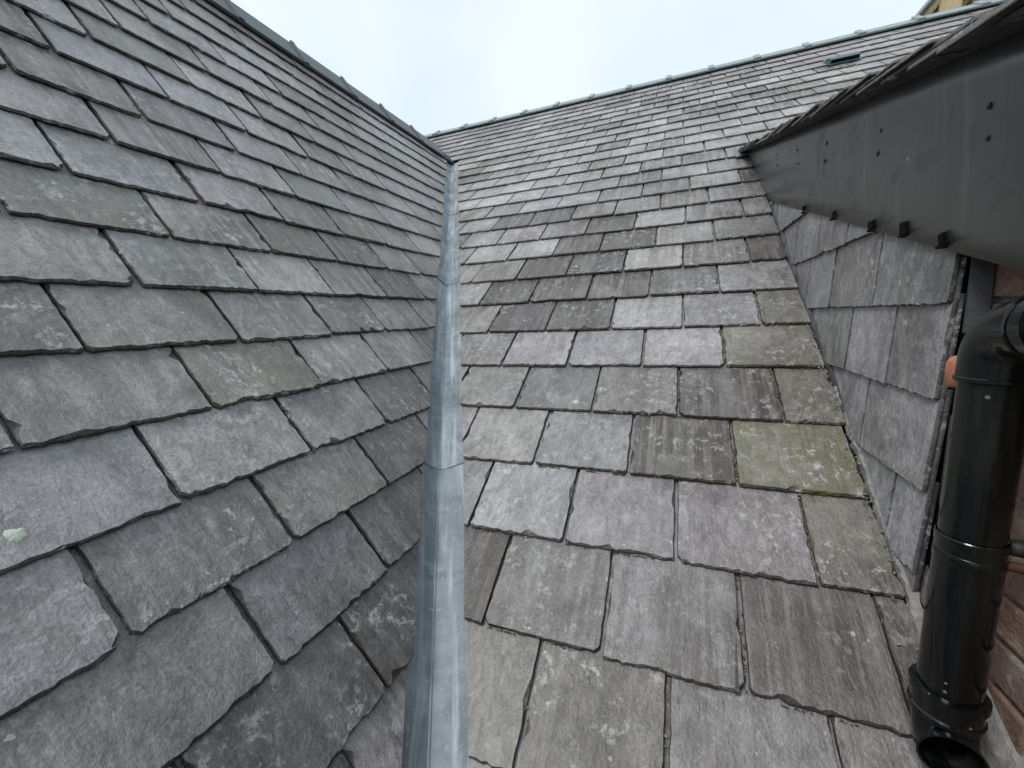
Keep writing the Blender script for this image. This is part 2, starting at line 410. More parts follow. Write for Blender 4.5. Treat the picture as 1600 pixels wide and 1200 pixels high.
class Field:
    """collects the slates of one roof; the largest in view become parts, the rest one stuff part"""
    def __init__(s, parent): s.parent = parent; s.items = []
    def add(s, fr, args, key=None, cuts=()):
        wd, ln, g = args[0], args[1], args[2]
        pts = [proj(fr @ Vector((u, v, 0))) for u, v in ((-wd / 2, 0), (wd / 2, 0), (wd / 2, g), (-wd / 2, g))]
        size, px, inview = 0, 0, False
        if all(pts):
            a = sum(pts[i][0] * pts[(i + 1) % 4][1] - pts[(i + 1) % 4][0] * pts[i][1] for i in range(4)) / 2
            size = abs(a); px = max(math.dist(pts[i], pts[(i + 1) % 4]) for i in range(4))
            inview = max(p[0] for p in pts) > 0 and min(p[0] for p in pts) < 1024 and max(p[1] for p in pts) > 0 and min(p[1] for p in pts) < 768
        s.items.append((size if inview else 0, px if inview else px * .3, fr, args, cuts))
    def build(s, limit, name='slate', rest='slate_field'):
        s.items.sort(key=lambda t: -t[0]); bm = None; made = 0
        for i, (size, px, fr, (wd, ln, g, t0, th, r, tint, mk, rough), cuts) in enumerate(s.items):
            lod = 2 if px > 48 else 1 if px > 17 else 0
            if made < limit and size > 0:
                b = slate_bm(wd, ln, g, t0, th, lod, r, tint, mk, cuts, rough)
                if b is None: continue
                o = obj(name, b, SLATE, s.parent); o.matrix_basis = s.parent.matrix_basis.inverted() @ fr; made += 1
            else:
                if bm is None:
                    bm = bmesh.new(); bm.verts.layers.float_vector.new('lc'); bm.verts.layers.float_vector.new('mk'); bm.verts.layers.float_color.new('tint')
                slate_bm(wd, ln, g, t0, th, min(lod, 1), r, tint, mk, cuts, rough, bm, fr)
        if bm is not None:
            o = obj(rest, bm, SLATE, s.parent); o['kind'] = 'stuff'
            o.matrix_basis = s.parent.matrix_basis.inverted()
            o['label'] = 'remaining small and far slates of this roof'
        return made

# ------------------------------------------------------------------ ground
bm = bmesh.new(); bmesh.ops.create_grid(bm, x_segments=1, y_segments=1, size=900)
tag(obj('ground', bm, GROUND), kind='structure')

# ------------------------------------------------------------------ main roof
JR = {0: [-0.256, 0.003, 0.268], 1: [-0.4, -0.128, 0.14, 0.38], 2: [-0.526, -0.254, 0.014, 0.291], 3: [-0.663, -0.393, -0.114, 0.159],
      4: [-0.525, -0.25, 0.016, 0.293], 5: [-0.646, -0.379, -0.107, 0.158], 6: [-0.789, -0.515, -0.242, 0.027, 0.287],
      7: [-0.919, -0.653, -0.376, -0.105, 0.166], 8: [-1.05, -0.785, -0.514, -0.237, 0.027, 0.294], 9: [-1.181, -0.907, -0.635, -0.378, -0.1, 0.167],
      10: [-1.305, -1.049, -0.764, -0.493, -0.221, 0.04, 0.311], 11: [-1.162, -0.898, -0.62, -0.357, -0.095, 0.159], 12: [-1.289, -1.036, -0.757]}
TR = [(5, -.76, 'P', 1.05), (5, -.52, 'P', 1.1), (5, -.24, 'B', 1.15), (5, .02, 'L', 1.05), (5, .31, 'M2', .9), (4, -.66, 'L', 1.1), (4, -.39, 'N', .9),
      (4, -.13, 'G', .95), (4, .16, 'K', .95), (4, .36, 'M2', .8), (3, -.52, 'L', 1.0), (3, -.26, 'B', 1.05), (3, .03, 'K', 1.0), (3, .31, 'M', 1.0),
      (2, -.56, 'B', 1), (2, -.38, 'B', 1.1), (2, -.12, 'P', 1.1), (2, .16, 'P', 1.0), (2, .38, 'M2', .72), (1, -.46, 'K', .8), (1, -.26, 'N', .85),
      (1, .01, 'P', 1.05), (1, .28, 'N', .85), (1, .41, 'N', .85), (0, -.33, 'G', .9), (0, -.13, 'G', .75), (0, .14, 'B', .95), (6, -.92, 'L', 1),
      (6, -.71, 'K', .8), (6, -.39, 'K', .8), (6, -.11, 'P', 1.15), (6, .16, 'P', 1.05), (6, .36, 'M2', .9), (7, -1.02, 'L', 1.05), (7, -.8, 'K', .75),
      (7, -.54, 'K', .8), (7, -.24, 'K', .9), (7, .04, 'N', .8), (7, .32, 'B', 1.1), (8, -1.13, 'L', 1), (8, -.95, 'L', 1), (8, -.67, 'K', .75),
      (8, -.38, 'K', .85), (8, -.11, 'L', 1.05), (8, .17, 'N', .9), (8, .38, 'K', .85), (9, -1.08, 'L', 1.1), (9, -.77, 'L', 1.15), (9, -.51, 'K', .9),
      (9, -.24, 'K', .75), (9, .04, 'L', 1.0), (9, .3, 'N', .9), (10, -1.21, 'B', 1.15), (10, -.92, 'P', .9), (10, -.6, 'P', .9), (10, -.36, 'K', .85),
      (10, -.09, 'L', 1.05), (11, -1.06, 'K', .75), (11, -.78, 'K', .7)]
SDOR = 3.20                                  # slope distance at which the dormer roof runs into the main roof
def fill_joints(base, lo, hi, step, phase, r, jit):
    """the traced joints, carried on at the same spacing to both ends"""
    js = sorted(base) if base else [phase + step * round((((lo + hi) / 2) - phase) / step)]
    out = [js[0]]
    for j in js[1:]:
        n = max(1, round((j - out[-1]) / step)); a = out[-1]
        for k in range(1, n + 1): out.append(a + (j - a) * k / n)
    while out[0] > lo: out.insert(0, out[0] - step + r.uniform(-jit, jit))
    while out[-1] < hi: out.append(out[-1] + step + r.uniform(-jit, jit))
    return out

main = thing('main_roof', 'large grey slate roof slope on the right below the long straight ridge', 'roof', pR(0, 0))
bm = bmesh.new()
HD = -.040
A0, A1 = pR(-4.2, -1.2, HD), pR(3.8, -1.2, HD); B0, B1 = pR(-4.2, 6.24, HD), pR(3.8, 6.24, HD)
D = Vector((0, 2 * (B0.y - A0.y), 0)); prism(bm, [A0, B0, A0 + D], [A1, B1, A1 + D])
o = obj('roof_deck', bm, DECK, main); o.matrix_basis = main.matrix_basis.inverted()
fld = Field(main)
for row in range(-5, 27):
    r = random.Random(100 + row); s0 = row * GR
    over = s0 + .02 > 19.6 * GR
    hi = XW - .006 if s0 < SDOR - .05 else 3.7
    vx0 = valley_xR(s0)
    lo = -3.4 if over else valley_xR(s0 + 2 * GR) + .0
    js = fill_joints(JR.get(row, []), lo, hi, .2708, (.026 if row % 2 == 0 else -.106), r, .006)
    ln = 2.12 * GR
    if s0 + ln > SRR + .10: ln = SRR + .10 - s0
    if ln < .06: continue
    for a, b in zip(js, js[1:]):
        xa, xb = a + r.uniform(.0015, .005), min(b, hi) - r.uniform(.0015, .005)
        if xa > hi - .03 or xb < lo: continue
        kind, mul = pick(r, [('P', 4), ('N', 4), ('B', 2), ('G', 2), ('L', 3), ('K', 2.2)]), r.uniform(.86, 1.14)
        if row >= 13: kind, mul = pick(r, [('P', 4), ('N', 3), ('B', 2), ('G', 2), ('L', 5), ('K', 1.6)]), r.uniform(.98, 1.24)
        if row >= 25: kind, mul = 'P', r.uniform(.98, 1.1)
        for (rw, x, k, m) in TR:
            if rw == row and xa < x < xb: kind, mul = k, m
        if row < 7: mul *= .90
        tint, mk = look(kind, mul, r)
        if row >= 6: mk = (min(1, mk[0] * 1.3), mk[1], mk[2])
        cx = (xa + xb) / 2; sv = s0 + r.uniform(-.0035, .0035)
        fr = frame(EXR, ESR, NR, pR(cx, sv, H0 - .004))
        cuts = []
        if not over:
            off = .080 + r.uniform(-.006, .005)
            co = Vector((valley_xR(sv) + off - cx, 0, 0)); no = Vector((-1, (valley_xR(sv + 1) - valley_xR(sv)), 0)).normalized()
            if xb < valley_xR(sv + ln) + off: continue
            if xb < valley_xR(sv) + off - 0 and (xb - (valley_xR(sv + GR) + off)) < .012: continue
            if xa < valley_xR(sv) + off + .01: cuts.append((co, no))
        fld.add(fr, (xb - xa, ln, GR, .0125, r.uniform(.0065, .0092), r, tint, mk, 1.0 if row < 12 else .7), cuts=cuts)
nR = fld.build(300)

bm = bmesh.new(); r = random.Random(21)
for x, s0, n in ((.016, 1.02, 9), (.158, 1.24, 7), (.159, .80, 14), (.291, .62, 12), (.293, 1.0, 10), (-.114, .78, 6), (-.256, .12, 7), (.003, .10, 5), (.14, .30, 9), (.268, .08, 4), (-.254, .62, 3), (.287, 1.45, 4)):
    for i in range(n):
        c = pR(x + r.gauss(0, .0025), s0 + r.uniform(-.09, .09), -.009); z = r.uniform(.0012, .0036)
        m = Matrix.Translation(c) @ Matrix.Rotation(r.uniform(0, 6), 4, Vector((r.random(), r.random(), r.random())).normalized())
        bmesh.ops.create_icosphere(bm, subdivisions=1, radius=z, matrix=m @ Matrix.Diagonal((1, r.uniform(.6, 1.6), r.uniform(.5, .9), 1)))
o = obj('mortar_grit', bm, MORTAR, main); o.matrix_basis = main.matrix_basis.inverted(); o['kind'] = 'stuff'
MOSS = simple('moss', (.055, .058, .022), (.12, .115, .05), 260, (.9, 1.0), .8, .003)
bm = bmesh.new(); r = random.Random(33)
for row, xa, xb, n in ((3, -.38, -.12, 60), (3, .17, .43, 70), (2, -.25, .0, 34), (2, .03, .28, 40), (4, -.10, .28, 46), (5, .15, .43, 34), (1, -.39, -.13, 22), (5, -.6, -.1, 24), (6, .0, .4, 24), (2, -.52, -.27, 30), (1, .15, .40, 24)):
    for i in range(n * 4):
        x = r.uniform(xa, xb); z = r.uniform(.0007, .0019)
        if noise.noise((x * 16, row * 3.1, 0)) < .08: continue
        c = pR(x, row * GR + r.gauss(-.0008, .0012), -.0050 + r.uniform(-.0045, .003))
        bmesh.ops.create_icosphere(bm, subdivisions=1, radius=z, matrix=Matrix.Translation(c) @ Matrix.Rotation(r.uniform(0, 6), 4, 'X') @ Matrix.Diagonal((r.uniform(1, 2.2), 1, r.uniform(.6, 1), 1)))
for x, row, n in ((.159, 3, 26), (.293, 4, 20), (.158, 5, 16), (.016, 4, 12), (.14, 1, 16), (.291, 2, 16)):
    for i in range(n):
        c = pR(x + r.gauss(0, .0025), (row + r.random()) * GR, -.009); z = r.uniform(.001, .003)
        bmesh.ops.create_icosphere(bm, subdivisions=1, radius=z, matrix=Matrix.Translation(c) @ Matrix.Diagonal((1, r.uniform(1, 2), .8, 1)))
o = obj('moss', bm, MOSS, main); o.matrix_basis = main.matrix_basis.inverted(); o['kind'] = 'stuff'
def ridge_tiles(parent, a0, step, n, pos, wing, e_along, es, nrm, mirror_es, mirror_n, mat, cw, ch):
    """angular ridge tiles with a raised collar over each joint"""
    for k in range(n):
        a = a0 + k * step
        for name, x0, x1, hh, wl in (('ridge_tile', .002, step - .002, 0, wing), ('collar', -cw, cw, ch, wing + .006)):
            bm = bmesh.new(); rr = []
            for x in (x0, x1):
                ap = Vector((0, 0, 0)); base = e_along * x
                t = .016 + hh
                lo1 = -es * wl; lo2 = -mirror_es * wl
                nn = (nrm + mirror_n).normalized(); f = 1 / nn.dot(nrm)
                ring = [lo1 + nrm * (.001), lo1 + nrm * t, ap + nn * (t * f) - es * .012 + nn * -.004, ap + nn * (t * f - .001), ap + nn * (t * f) - mirror_es * .012 + nn * -.004, lo2 + mirror_n * t, lo2 + mirror_n * .001, ap + nn * (.001 * f)]
                rr.append([base + q for q in ring])
            prism(bm, rr[0], rr[1])
            if name == 'ridge_tile':
                o = obj(name, bm, mat, parent); o.matrix_basis = parent.matrix_basis.inverted() @ Matrix.Translation(pos(a) + nrm * rng.uniform(-.003, .003)); tile = o
            else:
                o = obj(name, bm, mat, tile)
W = .155
mES, mN = Vector((0, -cR, sR)), Vector((0, sR, cR))
ridge_tiles(main, -.135 - .4526 * 8, .4526, 17, lambda x: pR(x, SRR + W, .012), W, EXR, ESR, NR, mES, mN, RIDGE, .028, .015)
bm = bmesh.new()                              # mortar bedding under the ridge
for q in (-3.7,):
    prism(bm, [pR(-3.7, SRR + .02, -.03), pR(-3.7, SRR + .02, .012), pR(-3.7, SRR + W - .01, .012), pR(-3.7, SRR + W - .01, -.03)],
          [pR(3.7, SRR + .02, -.03), pR(3.7, SRR + .02, .012), pR(3.7, SRR + W - .01, .012), pR(3.7, SRR + W - .01, -.03)])
o = obj('ridge_bedding', bm, DECK, main); o.matrix_basis = main.matrix_basis.inverted()

# ------------------------------------------------------------------ cross roof on the left
JL = {0: [0.555], 1: [0.419, 0.707], 2: [0.277, 0.558, 0.858], 3: [0.423, 0.713, 0.999], 4: [0.277, 0.563, 0.862, 1.153, 1.438],
      5: [0.419, 0.719, 1.021, 1.295], 6: [0.573, 0.862, 1.15, 1.439, 1.733], 7: [0.717, 1.008, 1.299, 1.592, 1.871],
      8: [0.578, 0.874, 1.158, 1.447, 1.739], 9: [0.732], 10: [0.596, 0.874, 1.164, 1.453], 11: [0.731, 1.015, 1.299, 1.609],
      12: [0.875, 1.168, 1.463, 1.761], 13: [1.019, 1.318, 1.616, 1.907], 14: [1.179, 1.48, 1.765, 2.064], 15: [1.329, 1.924], 16: [2.058]}
TL = [(5, .58, 'G', 1.0), (5, .38, 'N', .85), (5, .84, 'P', 1.1), (5, 1.11, 'N', .8), (4, .69, 'M2', 1.0), (4, .39, 'N', 1.05), (4, .98, 'L', 1.15),
      (3, .54, 'P', 1.0), (3, .87, 'P', 1.0), (3, .3, 'B', 1.1), (2, .4, 'N', .78), (2, .68, 'G', .9), (1, .55, 'B', .72), (2, .22, 'P', .9), (1, .27, 'N', .8),
      (1, .76, 'N', .62), (0, .42, 'N', .72), (0, .62, 'N', .65), (7, .58, 'G', .85), (6, .49, 'N', .95), (6, 1.13, 'L', 1.05), (7, 1.12, 'G', .95),
      (3, 1.19, 'N', .72), (2, .89, 'N', .64)]
left = thing('cross_roof', 'steep grey slate roof slope on the left running into the valley', 'roof', pL(0, 0))
bm = bmesh.new()
yA, yB = -2.2, 4.6
def lring(y0, y1a, y1b):
    a, b = pL(y0, -1.0, HD), pL(y0, 3.13, HD)
    return a, b, Vector((2 * b.x - a.x, y0, a.z))
a, b, c = lring(yA, 0, 0)
def endy(p): return OR.y + (p.z - OR.z) * cR / sR - .03     # stop where the cross roof meets the main slope
prism(bm, [a, b, c], [Vector((a.x, endy(a), a.z)), Vector((b.x, endy(b), b.z)), Vector((c.x, endy(c), c.z))])
o = obj('roof_deck', bm, DECK, left); o.matrix_basis = left.matrix_basis.inverted()
fld = Field(left)
for row in range(-6, 18):
    r = random.Random(300 + row); s0 = row * GL
    lo = -1.6; hi = valley_yL(s0 + 2 * GL)
    js = fill_joints(JL.get(row, []), lo, hi, .2915, (.572 if row % 2 == 0 else .425), r, .007)
    ln = 2.12 * GL
    if s0 + ln > SLR + .10: ln = SLR + .10 - s0
    if ln < .06: continue
    for a, b in zip(js, js[1:]):
        xa, xb = a + r.uniform(.0015, .0065), b - r.uniform(.0015, .0065)
        kind, mul = pick(r, [('P', 4), ('N', 4), ('B', 3), ('G', 1.6), ('L', .8), ('K', .5)]), r.uniform(.88, 1.1)
        if row >= 8: mul = r.uniform(.78, 1.2); xa += r.uniform(0, .003); xb -= r.uniform(0, .003)
        if row >= 17: kind, mul = 'P', r.uniform(1.0, 1.1)
        for (rw, x, k, m) in TL:
            if rw == row and xa < x < xb: kind, mul = k, m
        tint, mk = look(kind, mul, r)
        cx = (xa + xb) / 2; sv = s0 + r.uniform(-.004, .004)
        fr = frame(EXL, ESL, NL, pL(cx, sv, H0 - .006))
        off = .095 + r.uniform(-.008, .006); cuts = []
        vy = lambda s: valley_yL(s) - off
        if xa > vy(sv + ln): continue
        if xa > vy(sv) and xa > vy(sv + GL) - .015: continue
        if xb > vy(sv) - .01:
            cuts.append((Vector((vy(sv) - cx, 0, 0)), Vector((1, -(valley_yL(1) - valley_yL(0)), 0)).normalized()))
        fld.add(fr, (xb - xa, ln, GL, .0132, r.uniform(.0070, .0098), r, tint, mk, 1.15 if row < 9 else .8), cuts=cuts)
nL = fld.build(300)
mES, mN = Vector((cL, 0, sL)), Vector((-sL, 0, cL))
ridge_tiles(left, 1.853 - .442 * 7, .442, 12, lambda y: pL(y, SLR + W, .012), W, EXL, ESL, NL, mES, mN, RIDGED, .016, .011)
bm = bmesh.new(); q = [(SLR + .02, -.03), (SLR + .02, .012), (SLR + W - .01, .012), (SLR + W - .01, -.03)]
prism(bm, [pL(-1.3, *t) for t in q], [pL(4.3, *t) for t in q])
o = obj('ridge_bedding', bm, DECK, left); o.matrix_basis = left.matrix_basis.inverted()

# ------------------------------------------------------------------ valley gutter
val = thing('valley_gutter', 'blue grey metal valley gutter running down between the two slate roofs', 'gutter', C0)
laps = [-1.15, .641, 1.851, 2.946, 4.172, 4.52]
prof = [(-.24, -.026), (-.13, -.026), (-.085, -.026), (-.055, -.026), (-.030, -.026), (-.012, -.026), (-.004, -.0255), (0, -.022), (.004, -.0255), (.012, -.026), (.030, -.026), (.055, -.026), (.085, -.026), (.13, -.026), (.24, -.026)]
NV = (NR + NL).normalized()
for k in range(5):
    q0, q1 = laps[k], laps[k + 1] + (.10 if k < 4 else 0); nseg = 48
    bm = bmesh.new(); L1 = bm.verts.layers.float_vector.new('lc'); g = []; r = random.Random(k)
    for under in (0, 1):
        gg = []
        for i in range(nseg + 1):
            s = q0 + (q1 - q0) * i / nseg; rowv = []
            for j, (d, h) in enumerate(prof):
                sag = .0016 * math.sin(s * 7 + d * 40 + k) * (abs(d) > .02); den = .0014 * noise.noise((d * 30, s * 9, k)) * (.002 < abs(d) < .09)
                dip = .006 * abs(d) / .08 if i == 0 and abs(d) < .09 else 0       # lower edge sags to a shallow tongue
                p = pR(valley_xR(s), s) + VD * dip + (VR * d if d > 0 else VL * -d) + (NR if d > .004 else NL if d < -.004 else NV) * (h + sag + den + .0030 * (1 - i / nseg) - .0022 * under)
                v = bm.verts.new(p); v[L1] = (d + k * 3.3, s * VK, 0); rowv.append(v)
            gg.append(rowv)
        g.append(gg)
    top, bot = g
    for i in range(nseg):
        for j in range(len(prof) - 1):
            bm.faces.new((top[i][j], top[i][j + 1], top[i + 1][j + 1], top[i + 1][j]))
            bm.faces.new((bot[i][j], bot[i + 1][j], bot[i + 1][j + 1], bot[i][j + 1]))
    for i in (0, nseg):
        for j in range(len(prof) - 1): bm.faces.new((top[i][j], bot[i][j], bot[i][j + 1], top[i][j + 1]))
    for j in (0, -1):
        for i in range(nseg): bm.faces.new((top[i][j], top[i + 1][j], bot[i + 1][j], bot[i][j]))
    bmesh.ops.recalc_face_normals(bm, faces=list(bm.faces))
    o = obj('metal_sheet', bm, LEAD, val, True); o.matrix_basis = val.matrix_basis.inverted()
    m = o.modifiers.new('edge', 'EDGE_SPLIT'); m.split_angle = math.radians(22)

# ------------------------------------------------------------------ dormer
dor = thing('dormer', 'dormer with slate hung cheek and dark board under a stepped slate verge', 'dormer', (XW, 1.6, ZC))
inv = dor.matrix_basis.inverted()
def dpart(name, bm, mat, smooth=False, parent=None):
    o = obj(name, bm, mat, parent or dor, smooth)
    if parent is None: o.matrix_basis = inv
    return o
YE = .944
zroof = lambda y: OR.z + (y - OR.y) * sR / cR
zver = lambda y: ZC + .130 + .271 * y        # underside of the verge slates
# cheek core (boarded wall behind the slates) and front face
bm = bmesh.new()
pts = [(YE + .004, zroof(YE) - .1), (YE + .004, zver(YE) - .02), (3.15, zver(3.15) - .02)]
prism(bm, [(XW + .030, y, z) for y, z in pts], [(2.6, y, z) for y, z in pts])
dpart('wall_core', bm, DECK)
# hung slates: rows at constant height, clipped on the roof and on the corner
GW = .1722
frW = lambda y, z: frame(Vector((0, -1, 0)), Vector((0, 0, 1)), Vector((-1, 0, 0)), Vector((XW + .010, y, z)))
WJ = {0: [1.53, 1.235], 1: [1.72, 1.365, 1.13], -1: [1.225], -2: [1.055, 1.28], 2: [1.69, 1.44, 1.2], 3: [], -3: []}
for row in range(-4, 4):
    z0 = ZC - .006 - .0005 * row + GW * (row + (0 if row < 1 else 0)) - 0
    r = random.Random(700 + row)
    js = sorted(WJ.get({0: 0, -1: 1, -2: -1, -3: -2, 1: 2, 2: 3}.get(row, 9), []), reverse=True)
    ymax = OR.y + (z0 + 2 * GW - OR.z) * cR / sR
    edges = [YE - .004] + sorted(js)
    while edges[-1] < ymax: edges.append(edges[-1] + r.uniform(.24, .31))
    for a, b in zip(edges, edges[1:]):
        cy_ = (a + b) / 2
        if zroof(a) > z0 + 1.5 * GW + .2: continue
        kind = pick(r, [('B', 2), ('N', 3)]); tint, mk = look(kind, r.uniform(1.2, 1.5), r); tint = (tint[0] * .97, tint[1], tint[2] * 1.03)
        mk = (.05, .0, .7)
        fr = frW(cy_, z0 + r.uniform(-.003, .003))
        imat = fr.inverted()
        co = imat @ Vector((XW, OR.y, OR.z)) ; no = -(imat.to_3x3() @ NR)
        ln = 2.1 * GW
        if z0 + ln > zver(cy_) - .03: ln = zver(cy_) - .03 - z0
        if ln < .05: continue
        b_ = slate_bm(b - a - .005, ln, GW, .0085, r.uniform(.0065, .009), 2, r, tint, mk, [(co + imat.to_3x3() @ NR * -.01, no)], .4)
        if b_ is None: continue
        o = obj('wall_slate', b_, SLATE, dor); o.matrix_basis = inv @ fr
# corner: stacked lead soakers and a batten edge on the end of the cheek
for k in range(6):
    r = random.Random(40 + k); bm = bmesh.new(); z = ZC + .11 - k * .155
    zb = max(z - .165, zroof(.9) - .03)
    if z - zb < .02: continue
    x0 = XW + .012 + .004 * (k % 2); y0 = YE - .018 - .003 * (k % 2)
    prism(bm, [(x0, y0, zb), (XW + .036, y0 - .012, zb + .003), (XW + .036, y0 - .009, zb + .003), (x0, y0 + .004, zb)],
          [(x0 + .002, y0 + .006, z), (XW + .036, y0 - .004, z), (XW + .036, y0, z), (x0 + .002, y0 + .010, z)])
    dpart('corner_flashing', bm, SOAKER)
# dark painted board under the verge
bm = bmesh.new(); ys = [.02 + .12 * i for i in range(28)]
outer, inner = [], []
for y in ys:
    zt, zb = ZC + .1285 + .2708 * y, ZC - .187 + .285 * y
    if y < .9: zb = ZC - .187 + .285 * y
    rowo = []
    for j in range(7):
        t = j / 6; bul = .004 * math.sin(y * 3.1 + t * 5) * math.sin(math.pi * t) + .002 * math.sin(math.pi * t)
        rowo.append(bm.verts.new((.410 + (.434 - .410) * t - bul, y, zt + (zb - zt) * t)))
    outer.append(rowo)
    inner.append([bm.verts.new((.430 + (.452 - .430) * t, y, zt + (zb - zt) * t)) for t in (0, 1)])
for i in range(len(ys) - 1):
    for j in range(6): bm.faces.new((outer[i][j], outer[i][j + 1], outer[i + 1][j + 1], outer[i + 1][j]))
    bm.faces.new((outer[i][6], inner[i][1], inner[i + 1][1], outer[i + 1][6]))
    bm.faces.new((outer[i][0], outer[i + 1][0], inner[i + 1][0], inner[i][0])); bm.faces.new((inner[i][0], inner[i + 1][0], inner[i + 1][1], inner[i][1]))
for i in (0, -1): bm.faces.new(outer[i] + inner[i][::-1])
bmesh.ops.bisect_plane(bm, geom=list(bm.verts) + list(bm.edges) + list(bm.faces), plane_co=pR(0, 0, -.012), plane_no=-NR, clear_outer=True)
bmesh.ops.holes_fill(bm, edges=[e for e in bm.edges if len(e.link_faces) == 1], sides=0)
bmesh.ops.recalc_face_normals(bm, faces=list(bm.faces))
board = dpart('bargeboard', bm, BOARD, True)
def board_x(y, z):
    zt, zb = .1285 + .2708 * y, -.187 + .285 * y; t = (zt - z) / (zt - zb)
    return .410 + .024 * t - .004 * math.sin(y * 3.1 + t * 5) * math.sin(math.pi * t) - .002 * math.sin(math.pi * t)
for y, z in [(2.8, .829), (2.315, .687), (1.934, .578), (1.597, .484), (1.226, .38), (.861, .276), (2.784, .777), (2.302, .639), (1.92, .526), (1.602, .435), (1.235, .335), (.864, .233), (.55, .19), (.55, .15)]:
    bm = bmesh.new(); r = random.Random(int(y * 999 + z * 99))
    bmesh.ops.create_uvsphere(bm, u_segments=8, v_segments=5, radius=.0048 * r.uniform(.8, 1.3))
    bmesh.ops.scale(bm, vec=(.45, 1, 1), verts=list(bm.verts))
    o = obj('nail', bm, DARKMETAL, board, True); o.location = (board_x(y, z) - .001, y, ZC + z)
# small black hooks hanging below the board
for y, z, s in [(1.866, .340, .7), (1.535, .252, .85), (1.261, .172, .8), (1.105, .135, 1.1), (.965, .094, .8)]:
    r = random.Random(int(y * 100)); bm = bmesh.new(); w_ = .026 * s
    box(bm, (.4300, y, ZC + z + .012), (.008, w_, .024 * s), None, .003, r); box(bm, (.427, y - w_ * .2, ZC + z - .002 * s), (.014, w_ * .5, .005), None, .0015, r)
    bevel(bm, .0015, 1); dpart('hook', bm, BLACK)
# verge: roof deck, undercloak slips and the stepped slates of the dormer roof
ang = math.atan(.271); ED = Vector((0, math.cos(ang), math.sin(ang))); ND = Vector((0, -math.sin(ang), math.cos(ang))); GD = .118
bm = bmesh.new(); ya, yb = -.55, 3.22  # dormer roof also runs on unseen past the camera, added for its shade
q = [(.41, .012), (.41, -.004), (3.6, -.004), (3.6, .012)]
prism(bm, [Vector((x, ya, zver(ya))) + ND * h for x, h in q], [Vector((x, yb, zver(yb))) + ND * h for x, h in q])
dpart('roof_deck', bm, DECK)
r = random.Random(77); k = 0; y = -.52
while y < 3.12:
    ln = r.uniform(.26, .40); tint, mk = look(pick(r, [('G', 2), ('N', 2)]), r.uniform(1.5, 1.8), r)
    xl = .368 + r.uniform(-.006, .006)
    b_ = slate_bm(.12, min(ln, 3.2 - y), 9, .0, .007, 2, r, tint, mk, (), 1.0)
    o = obj('undercloak_slate', b_, SLATE, dor); o.matrix_basis = inv @ frame(Vector((1, 0, 0)), ED, ND, Vector((xl + .06, y, zver(y))) + ND * .001)
    y += ln * math.cos(ang) + .003
for row in range(0, 33):
    y0 = -.56 + row * GD * math.cos(ang)
    for colm, (xa, xb) in enumerate(((.362, .50) if row % 2 else (.362, .63), (.505, .77) if row % 2 else (.635, .90))):
        r = random.Random(800 + row * 2 + colm)
        ln = min(2.6 * GD, (3.24 - y0) / math.cos(ang))
        if ln < .08: continue
        tint, mk = look(pick(r, [('N', 2), ('G', 1)]), r.uniform(1.3, 1.7), r); xa_ = xa + (r.uniform(-.010, .008) if colm == 0 else 0)
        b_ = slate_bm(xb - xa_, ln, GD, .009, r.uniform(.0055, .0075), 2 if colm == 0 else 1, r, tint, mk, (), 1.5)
        o = obj('roof_slate', b_, SLATE, dor); o.matrix_basis = inv @ frame(Vector((1, 0, 0)), ED, ND, Vector(((xa_ + xb) / 2, y0, zver(y0))) + ND * .011)
# lead tucked in at the top of the verge, lead line at the upper abutment, mortar fillet below
bm = bmesh.new()
prism(bm, [(.335, 3.13, zroof(3.13) + .012), (.50, 3.13, zroof(3.13) + .022), (.50, 3.13, zroof(3.13) + .026), (.335, 3.13, zroof(3.13) + .016)],
      [(.335, 3.26, zroof(3.26) + .012), (.50, 3.26, zroof(3.26) + .012), (.50, 3.26, zroof(3.26) + .016), (.335, 3.26, zroof(3.26) + .016)])
dpart('lead_tuck', bm, LEADCAP)
bm = bmesh.new(); prev = None; r = random.Random(5)
for i in range(40):
    s = .95 + i * .036; jx = r.uniform(-.003, .003)
    ring = [pR(XW - .012 + jx, s, -.012), pR(XW - .009 + jx, s, .002), pR(XW - .002, s, .012), pR(XW + .006, s, .012), pR(XW + .006, s, -.012)]
    vs = [bm.verts.new(p) for p in ring]
    if prev:
        for a in range(5): bm.faces.new((prev[a], prev[(a + 1) % 5], vs[(a + 1) % 5], vs[a]))
    else: bm.faces.new(vs[::-1])
    prev = vs
bm.faces.new(prev); bmesh.ops.recalc_face_normals(bm, faces=list(bm.faces))
dpart('lead_soaker', bm, SOAKER)
bm = bmesh.new(); prev = None
for i in range(120):
    s = .12 + i * .0078; hgt = .002 + .004 * abs(noise.noise((s * 22, 0, 0))) + r.uniform(0, .004); wd = .007 + .009 * abs(noise.noise((s * 15, 4, 0))) + r.uniform(0, .004)
    if s < .45: wd *= 1.3
    ring = [pR(XW - wd, s, -.012), pR(XW - wd * .8, s, .002 + hgt * .35), pR(XW - wd * .35, s, .002 + hgt), pR(XW + .006, s, .006 + hgt * 1.5), pR(XW + .006, s, -.012)]
    vs = [bm.verts.new(p + Vector((r.uniform(-.002, .002), 0, r.uniform(-.001, .001)))) for p in ring]
    if prev:
        for a in range(5): bm.faces.new((prev[a], prev[(a + 1) % 5], vs[(a + 1) % 5], vs[a]))
    else: bm.faces.new(vs[::-1])
    prev = vs
bm.faces.new(prev); bmesh.ops.recalc_face_normals(bm, faces=list(bm.faces))
dpart('mortar_fillet', bm, MORTAR)
bm = bmesh.new()
